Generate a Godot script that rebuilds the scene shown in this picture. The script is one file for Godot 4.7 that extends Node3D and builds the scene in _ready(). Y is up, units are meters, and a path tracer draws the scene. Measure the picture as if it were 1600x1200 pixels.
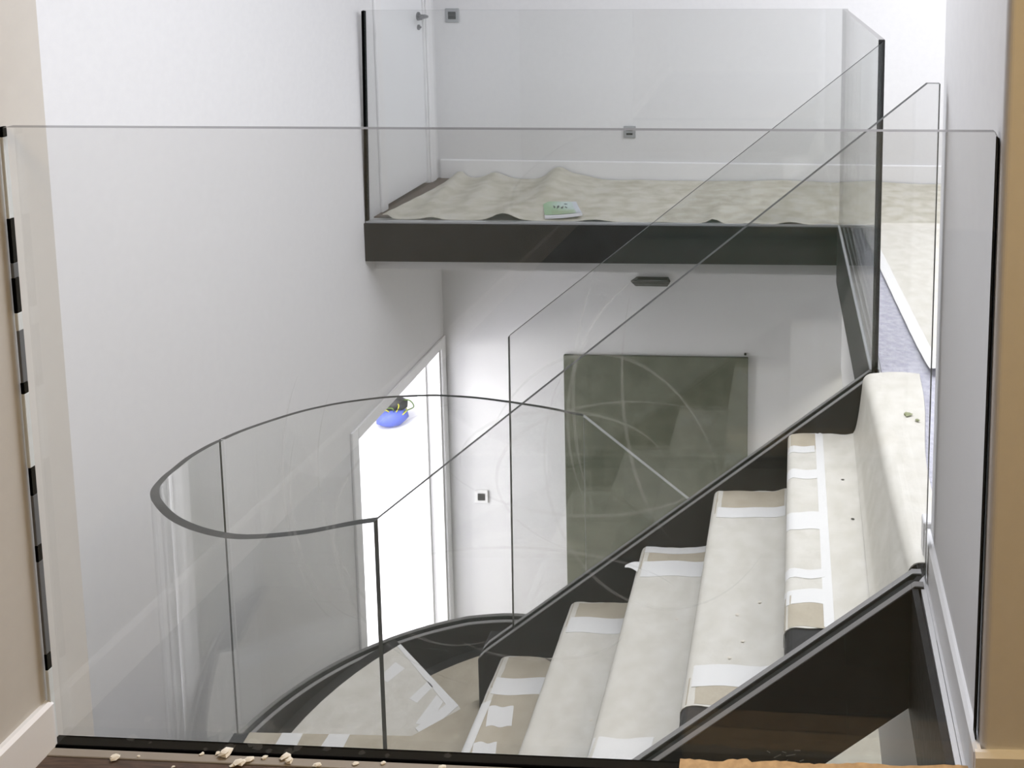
extends Node3D

# ---------------------------------------------------------------- key sizes (metres)
const XL := -1.786      # stairwell face of the left wall
const ZW := -4.19       # face of the back wall
const ZN := -0.482      # near stringer and its glass
const ZF := -1.528      # inner stringer and its glass
const ZO := -2.452      # outer stringer of the lower flight
const LOW := -3.12      # lower floor
const RISE := 0.208
const CX := -0.487      # centre of the turning steps
const CZ := -1.467
const RAD := 0.985
const CEIL := 2.55

var M := {}
var taken := {}
var rng := RandomNumberGenerator.new()

func _ready():
	rng.seed = 7
	# ---- camera: a shifted lens, like the upright view of the photograph
	var cam := Camera3D.new()
	cam.name = "camera"
	add_child(cam)
	cam.transform = Transform3D(Basis(Vector3.UP, 0.013856) * Basis(Vector3.RIGHT, -0.111331) * Basis(Vector3.BACK, 0.009844), Vector3(0.44758, 1.375, 1.45921))
	cam.set_frustum(0.05 * 1200.0 / 1450.0, Vector2(-426.15, -501.3) / 1450.0 * 0.05, 0.05, 60.0)
	cam.current = true
	# ---- surroundings and exposure
	var we := WorldEnvironment.new()
	we.name = "surroundings"
	var e := Environment.new()
	e.background_mode = Environment.BG_COLOR
	e.background_color = Color(0.75, 0.8, 0.88)
	e.tonemap_mode = Environment.TONE_MAPPER_LINEAR
	e.tonemap_exposure = 1.0
	e.sdfgi_enabled = true
	e.ssao_enabled = true
	e.ssil_enabled = true
	we.environment = e
	add_child(we)
	make_materials()
	# ---- lamps and added light panels
	light_panel(Vector3(0.25, CEIL, -1.25), Vector2(1.4, 1.3), Color(0.968, 0.976, 1.0), 6.6, "large square ceiling light panel above the stairwell")
	light_panel(Vector3(1.9, CEIL, -2.7), Vector2(1.4, 1.4), Color(0.985, 0.985, 1.0), 4.5, "square light panel added above the right landing in place of window light")  # added panel, stands in for a window out of view
	light_panel(Vector3(1.75, CEIL, 1.15), Vector2(0.6, 0.6), Color(1.0, 0.845, 0.585), 3.2, "small warm ceiling light panel in the front room")
	light_panel(Vector3(-3.4, -0.45, -4.2), Vector2(1.8, 3.0), Color(1.0, 0.995, 0.98), 16.0, "bright light panel added in the unseen part of the lower side room")  # added panel that overexposes the room behind the doorway like daylight
	added_window_light()
	light_panel(Vector3(1.9, -0.32, -2.6), Vector2(0.8, 0.8), Color(1.0, 0.985, 0.94), 6.0, "light panel added in the lower hall to brighten its back wall")  # added panel, lifts the brightness of the lower back wall
	build_room()
	build_doors()
	build_stair()
	build_glass()
	build_papers()
	build_fittings()
	build_debris()

# ================================================================= materials
func mat(n: String, c: Color, rough := 0.8, metal := 0.0) -> StandardMaterial3D:
	var m := StandardMaterial3D.new()
	m.resource_name = n
	m.albedo_color = c
	m.roughness = rough
	m.metallic = metal
	M[n] = m
	return m

func noise_tex(freq: float, a: Color, b: Color, seed_: int, normal := false, bump := 4.0, size := 512) -> NoiseTexture2D:
	var f := FastNoiseLite.new()
	f.seed = seed_
	f.frequency = freq
	f.fractal_octaves = 4
	var t := NoiseTexture2D.new()
	t.width = size
	t.height = size
	t.seamless = true
	t.noise = f
	t.as_normal_map = normal
	t.bump_strength = bump
	if not normal:
		var g := Gradient.new()
		g.set_color(0, a)
		g.set_color(1, b)
		t.color_ramp = g
	return t

func tri(m: StandardMaterial3D, scale: Vector3):
	m.uv1_triplanar = true
	m.uv1_world_triplanar = true
	m.uv1_scale = scale

func make_materials():
	var w := mat("wall_paint", Color(0.895, 0.895, 0.9), 0.75)
	tri(w, Vector3(2.2, 2.2, 2.2))
	w.albedo_texture = noise_tex(0.02, Color(0.985, 0.985, 0.987), Color(1, 1, 1), 3)
	var gp := mat("warm_dim_paint", Color(0.80, 0.787, 0.762), 0.75)  # neutral wall with warm, dimmer light put into the paint colour
	tri(gp, Vector3(2.2, 2.2, 2.2))
	gp.albedo_texture = w.albedo_texture
	mat("trim_paint", Color(0.93, 0.93, 0.935), 0.4)
	mat("door_paint", Color(0.93, 0.935, 0.945), 0.45)
	var s := mat("dark_steel", Color(0.2, 0.204, 0.208), 0.52, 0.05)
	tri(s, Vector3(1.3, 1.3, 1.3))
	s.albedo_texture = noise_tex(0.012, Color(0.82, 0.81, 0.8), Color(1.0, 1.0, 1.0), 11)
	s.roughness_texture = noise_tex(0.05, Color(0.8, 0.8, 0.8), Color(1, 1, 1), 12)
	s.metallic_specular = 0.35
	var sc := mat("steel_top_sheen", Color(0.58, 0.575, 0.57), 0.45, 0.1)  # dark steel top with its reflected light put into a paler colour
	tri(sc, Vector3(1.3, 1.3, 1.3))
	mat("scratch", Color(0.5, 0.49, 0.47), 0.7)
	var sb := mat("slot_black", Color(0.03, 0.03, 0.03), 0.9)
	sb.metallic_specular = 0.1
	mat("channel_silver", Color(0.72, 0.73, 0.74), 0.35, 0.4)
	var g := mat("glass_pane", Color(0.2, 0.36, 0.31, 0.052), 0.0)
	g.transparency = BaseMaterial3D.TRANSPARENCY_ALPHA
	g.metallic_specular = 0.5
	mat("glass_edge", Color(0.14, 0.155, 0.15), 0.4)
	mat("glass_edge_pale", Color(0.30, 0.29, 0.29), 0.15)
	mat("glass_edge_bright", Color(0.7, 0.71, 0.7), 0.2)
	mat("glass_edge_black", Color(0.05, 0.05, 0.052), 0.25)
	var sm := mat("smear", Color(0.97, 0.97, 0.95, 0.09), 0.9)
	sm.backlight_enabled = true
	sm.backlight = Color(1, 1, 1)
	sm.transparency = BaseMaterial3D.TRANSPARENCY_ALPHA
	var p := mat("craft_paper", Color(0.915, 0.905, 0.87), 0.75)
	tri(p, Vector3(1.6, 1.6, 1.6))
	p.albedo_texture = noise_tex(0.014, Color(0.93, 0.925, 0.91), Color(1, 1, 1), 21)
	p.normal_enabled = true
	p.normal_texture = noise_tex(0.02, Color.BLACK, Color.WHITE, 22, true, 3.0)
	p.normal_scale = 0.5
	var q := mat("brown_paper", Color(0.835, 0.825, 0.785), 0.75)
	tri(q, Vector3(1.1, 1.1, 1.1))
	q.albedo_texture = noise_tex(0.012, Color(0.88, 0.87, 0.83), Color(1.06, 1.06, 1.06), 31)
	q.normal_enabled = true
	q.normal_texture = noise_tex(0.015, Color.BLACK, Color.WHITE, 32, true, 4.0)
	q.normal_scale = 0.3
	var kt := mat("paper_tan_tint", Color(0.80, 0.765, 0.69), 0.75)
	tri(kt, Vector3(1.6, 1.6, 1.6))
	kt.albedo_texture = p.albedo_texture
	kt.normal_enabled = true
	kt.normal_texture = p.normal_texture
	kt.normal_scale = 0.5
	mat("masking_tape", Color(0.955, 0.955, 0.945), 0.5)
	var fl := mat("fleece", Color(0.82, 0.82, 0.85), 0.9)
	tri(fl, Vector3(2.4, 2.4, 2.4))
	fl.albedo_texture = noise_tex(0.02, Color(0.86, 0.86, 0.89), Color(1.0, 1.0, 1.0), 41)
	fl.normal_enabled = true
	fl.normal_texture = noise_tex(0.03, Color.BLACK, Color.WHITE, 42, true, 6.0)
	var wd := mat("brown_wood", Color(0.36, 0.285, 0.235), 0.5)
	tri(wd, Vector3(1.2, 3.0, 9.0))
	wd.albedo_texture = noise_tex(0.03, Color(0.7, 0.68, 0.66), Color(1.1, 1.08, 1.05), 51)
	mat("threshold", Color(0.60, 0.565, 0.52), 0.55)
	var cb := mat("cardboard", Color(0.80, 0.67, 0.50), 0.85)
	tri(cb, Vector3(3, 3, 3))
	cb.albedo_texture = noise_tex(0.03, Color(0.85, 0.84, 0.82), Color(1, 1, 1), 61)
	var lf := mat("lower_floor", Color(0.72, 0.715, 0.69), 0.6)
	tri(lf, Vector3(1, 1, 1))
	lf.albedo_texture = noise_tex(0.02, Color(0.9, 0.9, 0.9), Color(1, 1, 1), 71)
	var pn := mat("grey_green", Color(0.42, 0.43, 0.37), 0.6)
	tri(pn, Vector3(1, 1, 1))
	pn.albedo_texture = noise_tex(0.012, Color(0.8, 0.81, 0.79), Color(1, 1, 1), 81)
	mat("plaster", Color(0.93, 0.90, 0.84), 0.9)
	mat("chip_green", Color(0.62, 0.64, 0.5), 0.9)
	mat("chip_grey", Color(0.35, 0.34, 0.31), 0.9)
	mat("chrome", Color(0.55, 0.55, 0.56), 0.28, 0.9)
	mat("silver_plastic", Color(0.66, 0.67, 0.68), 0.35, 0.2)
	mat("white_plastic", Color(0.9, 0.9, 0.9), 0.35)
	mat("black_plastic", Color(0.03, 0.03, 0.034), 0.5)
	mat("lamp_metal", Color(0.30, 0.30, 0.295), 0.4, 0.3)
	mat("blue_bag", Color(0.33, 0.39, 0.72), 0.45)
	mat("dark_bag", Color(0.05, 0.05, 0.08), 0.5)
	mat("yellow_cable", Color(0.75, 0.74, 0.2), 0.4)
	mat("green_cable", Color(0.3, 0.42, 0.1), 0.4)
	mat("page_white", Color(0.93, 0.93, 0.95), 0.6)
	mat("sealant_white", Color(0.85, 0.87, 0.87), 0.6)
	mat("sealant_teal", Color(0.66, 0.73, 0.74), 0.4)
	mat("sealant_grey", Color(0.38, 0.39, 0.4), 0.6)

# ================================================================= naming
func uniq(n: String) -> String:
	if not taken.has(n):
		taken[n] = 0
		return n
	taken[n] += 1
	return "%s_%03d" % [n, taken[n]]

func tag(o: Node, label: String, category: String, group := "", kind := ""):
	o.set_meta("label", label)
	o.set_meta("category", category)
	if group != "":
		o.set_meta("group", group)
	if kind != "":
		o.set_meta("kind", kind)

func thing(n: String, at: Vector3, label: String, category: String, group := "") -> Node3D:
	var o := Node3D.new()
	o.name = uniq(n)
	add_child(o)
	o.position = at
	tag(o, label, category, group)
	return o

# commit a SurfaceTool whose points are in world metres
func put(st: SurfaceTool, n: String, m: String, parent: Node = null, base := Vector3.ZERO) -> MeshInstance3D:
	var o := MeshInstance3D.new()
	var off := base
	if parent != null and parent is Node3D:
		var q: Node = parent
		off = Vector3.ZERO
		while q != self and q is Node3D:
			off += q.position
			q = q.get_parent()
	st.generate_normals()
	var am: ArrayMesh = st.commit()
	if off != Vector3.ZERO:
		var arr := am.surface_get_arrays(0)
		var v: PackedVector3Array = arr[Mesh.ARRAY_VERTEX]
		for i in v.size():
			v[i] -= off
		arr[Mesh.ARRAY_VERTEX] = v
		am = ArrayMesh.new()
		am.add_surface_from_arrays(Mesh.PRIMITIVE_TRIANGLES, arr)
	o.mesh = am
	o.material_override = M[m]
	o.cast_shadow = GeometryInstance3D.SHADOW_CASTING_SETTING_ON
	if parent == null:
		o.name = uniq(n)
		add_child(o)
		o.position = base
	else:
		o.name = n
		parent.add_child(o, true)
	return o

func solo(st: SurfaceTool, n: String, m: String, base: Vector3, label: String, category: String, group := "") -> MeshInstance3D:
	var o := put(st, n, m, null, base)
	tag(o, label, category, group)
	return o

func struct(st: SurfaceTool, n: String, m: String, label: String, category: String) -> MeshInstance3D:
	var o := put(st, n, m)
	tag(o, label, category, "", "structure")
	return o

# ================================================================= shapes
func S() -> SurfaceTool:
	var st := SurfaceTool.new()
	st.begin(Mesh.PRIMITIVE_TRIANGLES)
	st.set_smooth_group(-1)
	return st

func tri3(st: SurfaceTool, a: Vector3, b: Vector3, c: Vector3, hint: Vector3):
	st.add_vertex(a)
	if (c - a).cross(b - a).dot(hint) >= 0.0:
		st.add_vertex(b)
		st.add_vertex(c)
	else:
		st.add_vertex(c)
		st.add_vertex(b)

func quad(st: SurfaceTool, a: Vector3, b: Vector3, c: Vector3, d: Vector3, hint: Vector3):
	tri3(st, a, b, c, hint)
	tri3(st, a, c, d, hint)

# a box from corner to corner with chamfered edges
func box(st: SurfaceTool, lo: Vector3, hi: Vector3, ch := 0.0, xf := Transform3D.IDENTITY):
	var c := (lo + hi) * 0.5
	var h := (hi - lo).abs() * 0.5
	var k := minf(ch, minf(h.x, minf(h.y, h.z)) * 0.95)
	var f := func(p: Vector3) -> Vector3: return xf * p
	for ax in 3:
		var b := (ax + 1) % 3
		var d := (ax + 2) % 3
		for s in [-1.0, 1.0]:
			var pts := []
			for q in [[-1, -1], [1, -1], [1, 1], [-1, 1]]:
				var p := c
				p[ax] += s * h[ax]
				p[b] += q[0] * (h[b] - k)
				p[d] += q[1] * (h[d] - k)
				pts.append(p)
			var n := Vector3.ZERO
			n[ax] = s
			quad(st, f.call(pts[0]), f.call(pts[1]), f.call(pts[2]), f.call(pts[3]), xf.basis * n)
	if k <= 0.0:
		return
	for ax in 3:          # edges along ax
		var b := (ax + 1) % 3
		var d := (ax + 2) % 3
		for s in [-1.0, 1.0]:
			for t in [-1.0, 1.0]:
				var p0 := c
				var p1 := c
				p0[b] += s * h[b]
				p0[d] += t * (h[d] - k)
				p1[b] += s * (h[b] - k)
				p1[d] += t * h[d]
				var q0 := p0
				var q1 := p1
				p0[ax] -= h[ax] - k
				p1[ax] -= h[ax] - k
				q0[ax] += h[ax] - k
				q1[ax] += h[ax] - k
				var n := Vector3.ZERO
				n[b] = s
				n[d] = t
				quad(st, f.call(p0), f.call(p1), f.call(q1), f.call(q0), xf.basis * n)
	for sx in [-1.0, 1.0]:
		for sy in [-1.0, 1.0]:
			for sz in [-1.0, 1.0]:
				var n := Vector3(sx, sy, sz)
				var v := c + Vector3(sx * h.x, sy * h.y, sz * h.z)
				tri3(st, f.call(v - Vector3(0, sy * k, sz * k)), f.call(v - Vector3(sx * k, 0, sz * k)), f.call(v - Vector3(sx * k, sy * k, 0)), xf.basis * n)

func area2(p: PackedVector2Array) -> float:
	var a := 0.0
	for i in p.size():
		a += p[i].cross(p[(i + 1) % p.size()])
	return a * 0.5

# a polygon in the plane of ax/ay pushed from d0 to d1 along an; what = 3 both, 1 caps, 2 sides
func prism(st: SurfaceTool, poly: PackedVector2Array, o: Vector3, ax: Vector3, ay: Vector3, an: Vector3, d0: float, d1: float, what := 3):
	var f := func(v: Vector2, d: float) -> Vector3: return o + ax * v.x + ay * v.y + an * d
	var sgn := signf(d1 - d0)
	if what & 1:
		var t := Geometry2D.triangulate_polygon(poly)
		for i in range(0, t.size(), 3):
			tri3(st, f.call(poly[t[i]], d0), f.call(poly[t[i + 1]], d0), f.call(poly[t[i + 2]], d0), -an * sgn)
			tri3(st, f.call(poly[t[i]], d1), f.call(poly[t[i + 1]], d1), f.call(poly[t[i + 2]], d1), an * sgn)
	if what & 2:
		var w := signf(area2(poly))
		for i in poly.size():
			var a := poly[i]
			var b := poly[(i + 1) % poly.size()]
			var n2 := Vector2(b.y - a.y, a.x - b.x) * w
			quad(st, f.call(a, d0), f.call(b, d0), f.call(b, d1), f.call(a, d1), ax * n2.x + ay * n2.y)

# sweep a closed profile (across, up) along frames [origin, across, up]
func sweep(st: SurfaceTool, prof: PackedVector2Array, frames: Array, caps := true):
	var w := signf(area2(prof))
	var f := func(k: int, v: Vector2) -> Vector3: return frames[k][0] + frames[k][1] * v.x + frames[k][2] * v.y
	for i in prof.size():
		var a := prof[i]
		var b := prof[(i + 1) % prof.size()]
		st.set_smooth_group(i + 1)
		var n2 := Vector2(b.y - a.y, a.x - b.x) * w
		for k in frames.size() - 1:
			quad(st, f.call(k, a), f.call(k, b), f.call(k + 1, b), f.call(k + 1, a), frames[k][1] * n2.x + frames[k][2] * n2.y)
	st.set_smooth_group(-1)
	if caps:
		var t := Geometry2D.triangulate_polygon(prof)
		for e in [0, frames.size() - 1]:
			var dirv: Vector3 = (frames[1][0] - frames[0][0]) * -1.0 if e == 0 else frames[e][0] - frames[e - 1][0]
			for i in range(0, t.size(), 3):
				tri3(st, f.call(e, prof[t[i]]), f.call(e, prof[t[i + 1]]), f.call(e, prof[t[i + 2]]), dirv)

# a thin sheet: fn(u, v) gives the upper face, under is the way to the lower one
func sheet(st: SurfaceTool, nu: int, nv: int, fn: Callable, under: Vector3):
	var g := []
	for i in nu + 1:
		var row := []
		for j in nv + 1:
			row.append(fn.call(float(i) / nu, float(j) / nv))
		g.append(row)
	st.set_smooth_group(1)
	for i in nu:
		for j in nv:
			quad(st, g[i][j], g[i + 1][j], g[i + 1][j + 1], g[i][j + 1], -under)
	st.set_smooth_group(2)
	for i in nu:
		for j in nv:
			quad(st, g[i][j] + under, g[i + 1][j] + under, g[i + 1][j + 1] + under, g[i][j + 1] + under, under)
	st.set_smooth_group(-1)
	for i in nu:
		for j in [0, nv]:
			var n: Vector3 = g[i][j] - g[i][1 if j == 0 else nv - 1]
			quad(st, g[i][j], g[i + 1][j], g[i + 1][j] + under, g[i][j] + under, n)
	for j in nv:
		for i in [0, nu]:
			var n: Vector3 = g[i][j] - g[1 if i == 0 else nu - 1][j]
			quad(st, g[i][j], g[i][j + 1], g[i][j + 1] + under, g[i][j] + under, n)

func tube(st: SurfaceTool, pts: Array, r: float, sides := 8):
	var prof := PackedVector2Array()
	for i in sides:
		prof.append(Vector2(cos(TAU * i / sides), sin(TAU * i / sides)) * r)
	var frames := []
	for k in pts.size():
		var d: Vector3 = (pts[mini(k + 1, pts.size() - 1)] - pts[maxi(k - 1, 0)]).normalized()
		var up := Vector3.UP if absf(d.y) < 0.9 else Vector3.RIGHT
		var ac := d.cross(up).normalized()
		frames.append([pts[k], ac, ac.cross(d)])
	sweep(st, prof, frames)

func lathe(st: SurfaceTool, o: Vector3, axis: Vector3, prof: Array, sides := 20):
	var u := axis.cross(Vector3.UP if absf(axis.y) < 0.9 else Vector3.RIGHT).normalized()
	var v := axis.cross(u)
	for k in prof.size() - 1:
		st.set_smooth_group(k + 1)
		for i in sides:
			var a0 := TAU * i / sides
			var a1 := TAU * (i + 1) / sides
			var d0 := u * cos(a0) + v * sin(a0)
			var d1 := u * cos(a1) + v * sin(a1)
			var p0: Vector2 = prof[k]
			var p1: Vector2 = prof[k + 1]
			quad(st, o + d0 * p0.x + axis * p0.y, o + d1 * p0.x + axis * p0.y, o + d1 * p1.x + axis * p1.y, o + d0 * p1.x + axis * p1.y, (d0 + d1) * (p1.y - p0.y) - axis * (p1.x - p0.x) * 2.0 + (d0 + d1) * 0.001)
	st.set_smooth_group(-1)

func blob(st: SurfaceTool, at: Vector3, size: Vector3, seed_: int, n := 7, rough := 0.35):
	var r := RandomNumberGenerator.new()
	r.seed = seed_
	var rings := 5
	var g := []
	for i in rings + 1:
		var row := []
		var lat := PI * i / rings
		for j in n:
			var lon := TAU * j / n
			var k := 1.0 + r.randf_range(-rough, rough)
			if i == 0 or i == rings:
				k = 1.0
			row.append(at + Vector3(sin(lat) * cos(lon) * size.x, (cos(lat) * 0.5 + 0.5) * size.y * 2.0, sin(lat) * sin(lon) * size.z) * Vector3(k, 1.0, k))
		g.append(row)
	var c := at + Vector3(0, size.y, 0)
	for i in rings:
		for j in n:
			var a: Vector3 = g[i][j]
			quad(st, a, g[i][(j + 1) % n], g[i + 1][(j + 1) % n], g[i + 1][j], a - c + Vector3(0, 0.0001, 0))

# the front guard and the floor along it stand a little askew to the stair
func askew(o: Node3D):
	o.transform = Transform3D(Basis(Vector3.UP, -0.0245), Vector3(-0.834, 0, -0.007)) * Transform3D(Basis.IDENTITY, Vector3(0.834, 0, 0)) * o.transform

# ================================================================= lamps
func light_panel(at: Vector3, size: Vector2, c: Color, power: float, label: String):  # builds the ceiling lamps and the added light panels alike
	var t := thing("light_panel", at, label, "lamp")
	var st := S()
	box(st, at + Vector3(-size.x / 2 - 0.03, -0.03, -size.y / 2 - 0.03), at + Vector3(size.x / 2 + 0.03, 0.0, size.y / 2 + 0.03), 0.004)
	put(st, "lamp_frame", "trim_paint", t)
	var gm := mat("lamp_glow_%d" % t.get_index(), c, 0.6)
	gm.emission_enabled = true
	gm.emission = c
	gm.emission_energy_multiplier = 0.8
	st = S()
	box(st, at + Vector3(-size.x / 2, -0.038, -size.y / 2), at + Vector3(size.x / 2, -0.028, size.y / 2), 0.002)
	put(st, "lamp_panel", gm.resource_name, t)
	var l := AreaLight3D.new()
	l.name = "panel_light"
	l.area_size = size
	l.area_normalize_energy = true
	l.light_color = c
	l.light_energy = power
	l.area_range = 12.0
	l.area_attenuation = 2.0
	l.shadow_enabled = true
	t.add_child(l)
	l.position = Vector3(0, -0.045, 0)
	l.rotation.x = -PI / 2

func added_window_light():
	var at := Vector3(-6.2, -1.65, -2.3)  # unseen window added so that light rakes along the lower back wall
	var t := thing("window_1", at, "large unseen window added in the lower side room to light the back wall", "window")
	t.set_meta("kind", "structure")
	var c := Color(1.0, 0.995, 0.985)
	var gm := mat("added_window_glow", c, 0.6)
	gm.emission_enabled = true
	gm.emission = c
	gm.emission_energy_multiplier = 1.0
	var st := S()
	box(st, at + Vector3(0, -0.85, -1.2), at + Vector3(0.03, 0.85, 1.2), 0.002)
	put(st, "added_window_pane", "added_window_glow", t)
	st = S()
	for q in [[-0.92, -0.85, -1.27, 1.27], [0.85, 0.92, -1.27, 1.27], [-0.85, 0.85, -1.27, -1.2], [-0.85, 0.85, 1.2, 1.27], [-0.85, 0.85, -0.03, 0.03]]:
		box(st, at + Vector3(0, q[0], q[2]), at + Vector3(0.05, q[1], q[3]), 0.003)
	put(st, "added_window_frame", "trim_paint", t)
	var l := AreaLight3D.new()
	l.name = "added_window_fill"
	l.area_size = Vector2(2.4, 1.7)
	l.area_normalize_energy = true
	l.light_color = c
	l.light_energy = 29.0
	l.area_range = 14.0
	l.area_attenuation = 2.0
	l.shadow_enabled = true
	t.add_child(l)
	l.position = Vector3(0.06, 0, 0)
	l.rotation.y = -PI / 2

# ================================================================= room shell
func build_room():
	# left wall of the stairwell with its two door openings
	var st := S()
	var x0 := XL - 0.14
	box(st, Vector3(x0, LOW - 0.2, -3.01), Vector3(XL, CEIL, -0.1))
	box(st, Vector3(x0, -1.085, -4.12), Vector3(XL, 0.0, -3.01))
	box(st, Vector3(x0, 0.0, -3.45), Vector3(XL, CEIL, -3.01))
	box(st, Vector3(x0, 2.06, -4.06), Vector3(XL, CEIL, -3.45))
	box(st, Vector3(x0, 0.0, -4.12), Vector3(XL, CEIL, -4.06))
	box(st, Vector3(x0, LOW - 0.2, ZW - 0.14), Vector3(XL, CEIL, -4.12))
	struct(st, "wall_left", "wall_paint", "tall pale lavender wall along the left side of the stairwell", "wall")
	# near wall on the left, ending in an outside corner just behind the glass
	st = S()
	box(st, Vector3(XL - 0.14, LOW - 0.2, -0.1), Vector3(-0.845, CEIL, 3.4), 0.003)
	struct(st, "wall_near_left", "warm_dim_paint", "wall at the left edge beside the front glass with warm dim light in its colour", "wall")
	st = S()
	box(st, Vector3(XL, LOW - 0.2, ZW - 0.14), Vector3(3.3, CEIL, ZW))
	struct(st, "wall_back", "wall_paint", "white back wall behind the rear landing and the lower hall", "wall")
	# right wall block with a softly rounded corner
	st = S()
	var pr := PackedVector2Array()
	var rr := 0.012
	for k in 7:
		var a := PI / 2 * k / 6
		pr.append(Vector2(0.763 + rr - rr * sin(a), 0.06 - rr + rr * cos(a)))
	pr.append(Vector2(0.763, -0.525))
	pr.append(Vector2(0.775, -0.5375))
	pr.append(Vector2(3.3, -0.5375))
	pr.append(Vector2(3.3, 0.06))
	prism(st, pr, Vector3.ZERO, Vector3.RIGHT, Vector3.BACK, Vector3.UP, 0.0, CEIL)
	struct(st, "wall_right", "wall_paint", "grey wall end on the right with a tan front face beside the front glass", "wall")
	st = S()
	box(st, Vector3(3.3, LOW - 0.2, ZW - 0.14), Vector3(3.42, CEIL, 3.4))
	struct(st, "wall_far_right", "wall_paint", "white side wall closing the landing on the right", "wall")
	st = S()
	box(st, Vector3(-0.845, 0.0, 3.3), Vector3(3.3, CEIL, 3.42))
	struct(st, "wall_front", "warm_dim_paint", "plain wall behind the viewer in the front room", "wall")  # darker colour keeps this wall dim in the front glass reflection
	st = S()
	box(st, Vector3(XL - 0.14, CEIL, ZW - 0.14), Vector3(3.42, CEIL + 0.15, 3.42))
	struct(st, "ceiling", "wall_paint", "white ceiling above stairwell, landing and front room", "ceiling")
	# floors
	st = S()
	box(st, Vector3(-0.845, -0.3, 0.013), Vector3(3.3, -0.012, 3.3))
	var fl := struct(st, "floor_front", "threshold", "dark brown plank floor of the front room along the glass base", "floor")
	var xs := [[-0.845, 0.62], [0.624, 3.3]]
	var zz := 0.0305
	var row := 0
	while zz < 0.7:
		for k in 2:
			var cut: float = 0.55 if row % 2 == 0 else -0.12
			st = S()
			var a: float = -0.845 if k == 0 else cut + 0.001
			var b: float = cut - 0.001 if k == 0 else 3.3
			box(st, Vector3(a, -0.012, zz), Vector3(b, 0.0, zz + 0.118), 0.0012)
			put(st, "plank", "brown_wood", fl)
		zz += 0.12
		row += 1
	st = S()
	box(st, Vector3(-0.845, -0.012, zz), Vector3(3.3, 0.0, 3.3))
	put(st, "plank_field", "brown_wood", fl)
	st = S()
	box(st, Vector3(-0.845, -0.02, 0.0135), Vector3(0.768, 0.001, 0.0295), 0.001)
	struct(st, "trim_1", "threshold", "pale beige threshold strip between the glass channel and the plank floor", "trim")
	askew(get_node("trim_1"))
	askew(fl)
	st = S()
	box(st, Vector3(0.735, -0.28, ZW), Vector3(3.3, -0.006, -0.3))
	box(st, Vector3(XL, -0.28, ZW), Vector3(0.73, -0.006, -3.29))
	box(st, Vector3(0.7335, -0.28, -0.52), Vector3(0.744, -0.003, 0.018))
	box(st, Vector3(0.7455, -0.28, -0.52), Vector3(0.80, -0.004, 0.018))
	struct(st, "floor_landing", "wall_paint", "concrete slab of the L shaped upper landing", "floor")
	st = S()
	box(st, Vector3(XL, -0.012, ZW), Vector3(-1.55, 0.0, -3.3), 0.001)
	struct(st, "trim_2", "brown_wood", "bare brown wood floor strip in front of the upper door", "floor")
	st = S()
	box(st, Vector3(XL - 0.14, LOW - 0.2, ZW - 0.14), Vector3(3.42, LOW, 3.42))
	struct(st, "floor_lower", "lower_floor", "pale floor of the lower storey under the stair", "floor")
	# front wall of the lower storey, under the front floor edge
	st = S()
	box(st, Vector3(-0.845, LOW, 0.3), Vector3(3.3, -0.3, 0.42))
	struct(st, "wall_lower_front", "wall_paint", "lower storey wall below the front floor edge", "wall")
	# bulkhead below the right landing edge
	st = S()
	box(st, Vector3(0.745, -1.2, ZW), Vector3(0.82, -0.28, 0.3), 0.003)
	struct(st, "wall_bulkhead", "trim_paint", "white dropped bulkhead under the right landing edge beam", "wall")
	# side room beyond the lower doorway
	st = S()
	box(st, Vector3(-6.2, LOW - 0.2, -9.0), Vector3(XL - 0.14, LOW, -0.1))
	struct(st, "floor_side_room", "page_white", "bright pale floor seen through the lower doorway", "floor")
	st = S()
	box(st, Vector3(-6.2, LOW, -9.12), Vector3(XL, -0.4, -9.0))
	box(st, Vector3(-6.32, LOW, -9.0), Vector3(-6.2, -0.4, -0.1))
	box(st, Vector3(XL - 0.14, LOW, -9.0), Vector3(XL, -0.4, ZW - 0.14))
	box(st, Vector3(-6.2, LOW, -0.1), Vector3(XL - 0.14, -0.4, 0.0))
	struct(st, "wall_side_room", "page_white", "white walls of the bright side room beyond the lower doorway", "wall")
	st = S()
	box(st, Vector3(-6.32, -0.45, -9.12), Vector3(XL - 0.14, -0.3, 0.0))
	struct(st, "ceiling_side_room", "wall_paint", "white ceiling of the bright side room", "ceiling")
	# dark steel edge beams round the stair opening
	st = S()
	var pf := PackedVector2Array([Vector2(-0.02, -0.004), Vector2(0.03, -0.004), Vector2(0.03, -0.205), Vector2(-0.02, -0.205)])
	sweep(st, pf, [[Vector3(XL, 0, -3.205), Vector3(0.0194, 0, -1).normalized(), Vector3.UP], [Vector3(0.70, 0, -3.249), Vector3(0.0194, 0, -1).normalized(), Vector3.UP]])
	struct(st, "trim_3", "dark_steel", "dark steel fascia beam along the rear landing edge", "beam")
	st = S()
	pf = PackedVector2Array([Vector2(0.0, -0.002), Vector2(0.014, -0.002), Vector2(0.014, -0.295), Vector2(0.0, -0.295)])
	sweep(st, pf, [[Vector3(0.662, 0, -3.23), Vector3.RIGHT, Vector3.UP], [Vector3(0.705, 0, -1.53), Vector3.RIGHT, Vector3.UP], [Vector3(0.737, 0, -1.505), Vector3.RIGHT, Vector3.UP], [Vector3(0.737, 0, -0.505), Vector3.RIGHT, Vector3.UP], [Vector3(0.713, 0, -0.47), Vector3.RIGHT, Vector3.UP], [Vector3(0.718, 0, 0.018), Vector3.RIGHT, Vector3.UP]])
	struct(st, "trim_4", "dark_steel", "dark steel edge beam along the right side of the stair opening", "beam")
	# baseboards
	st = S()
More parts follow.
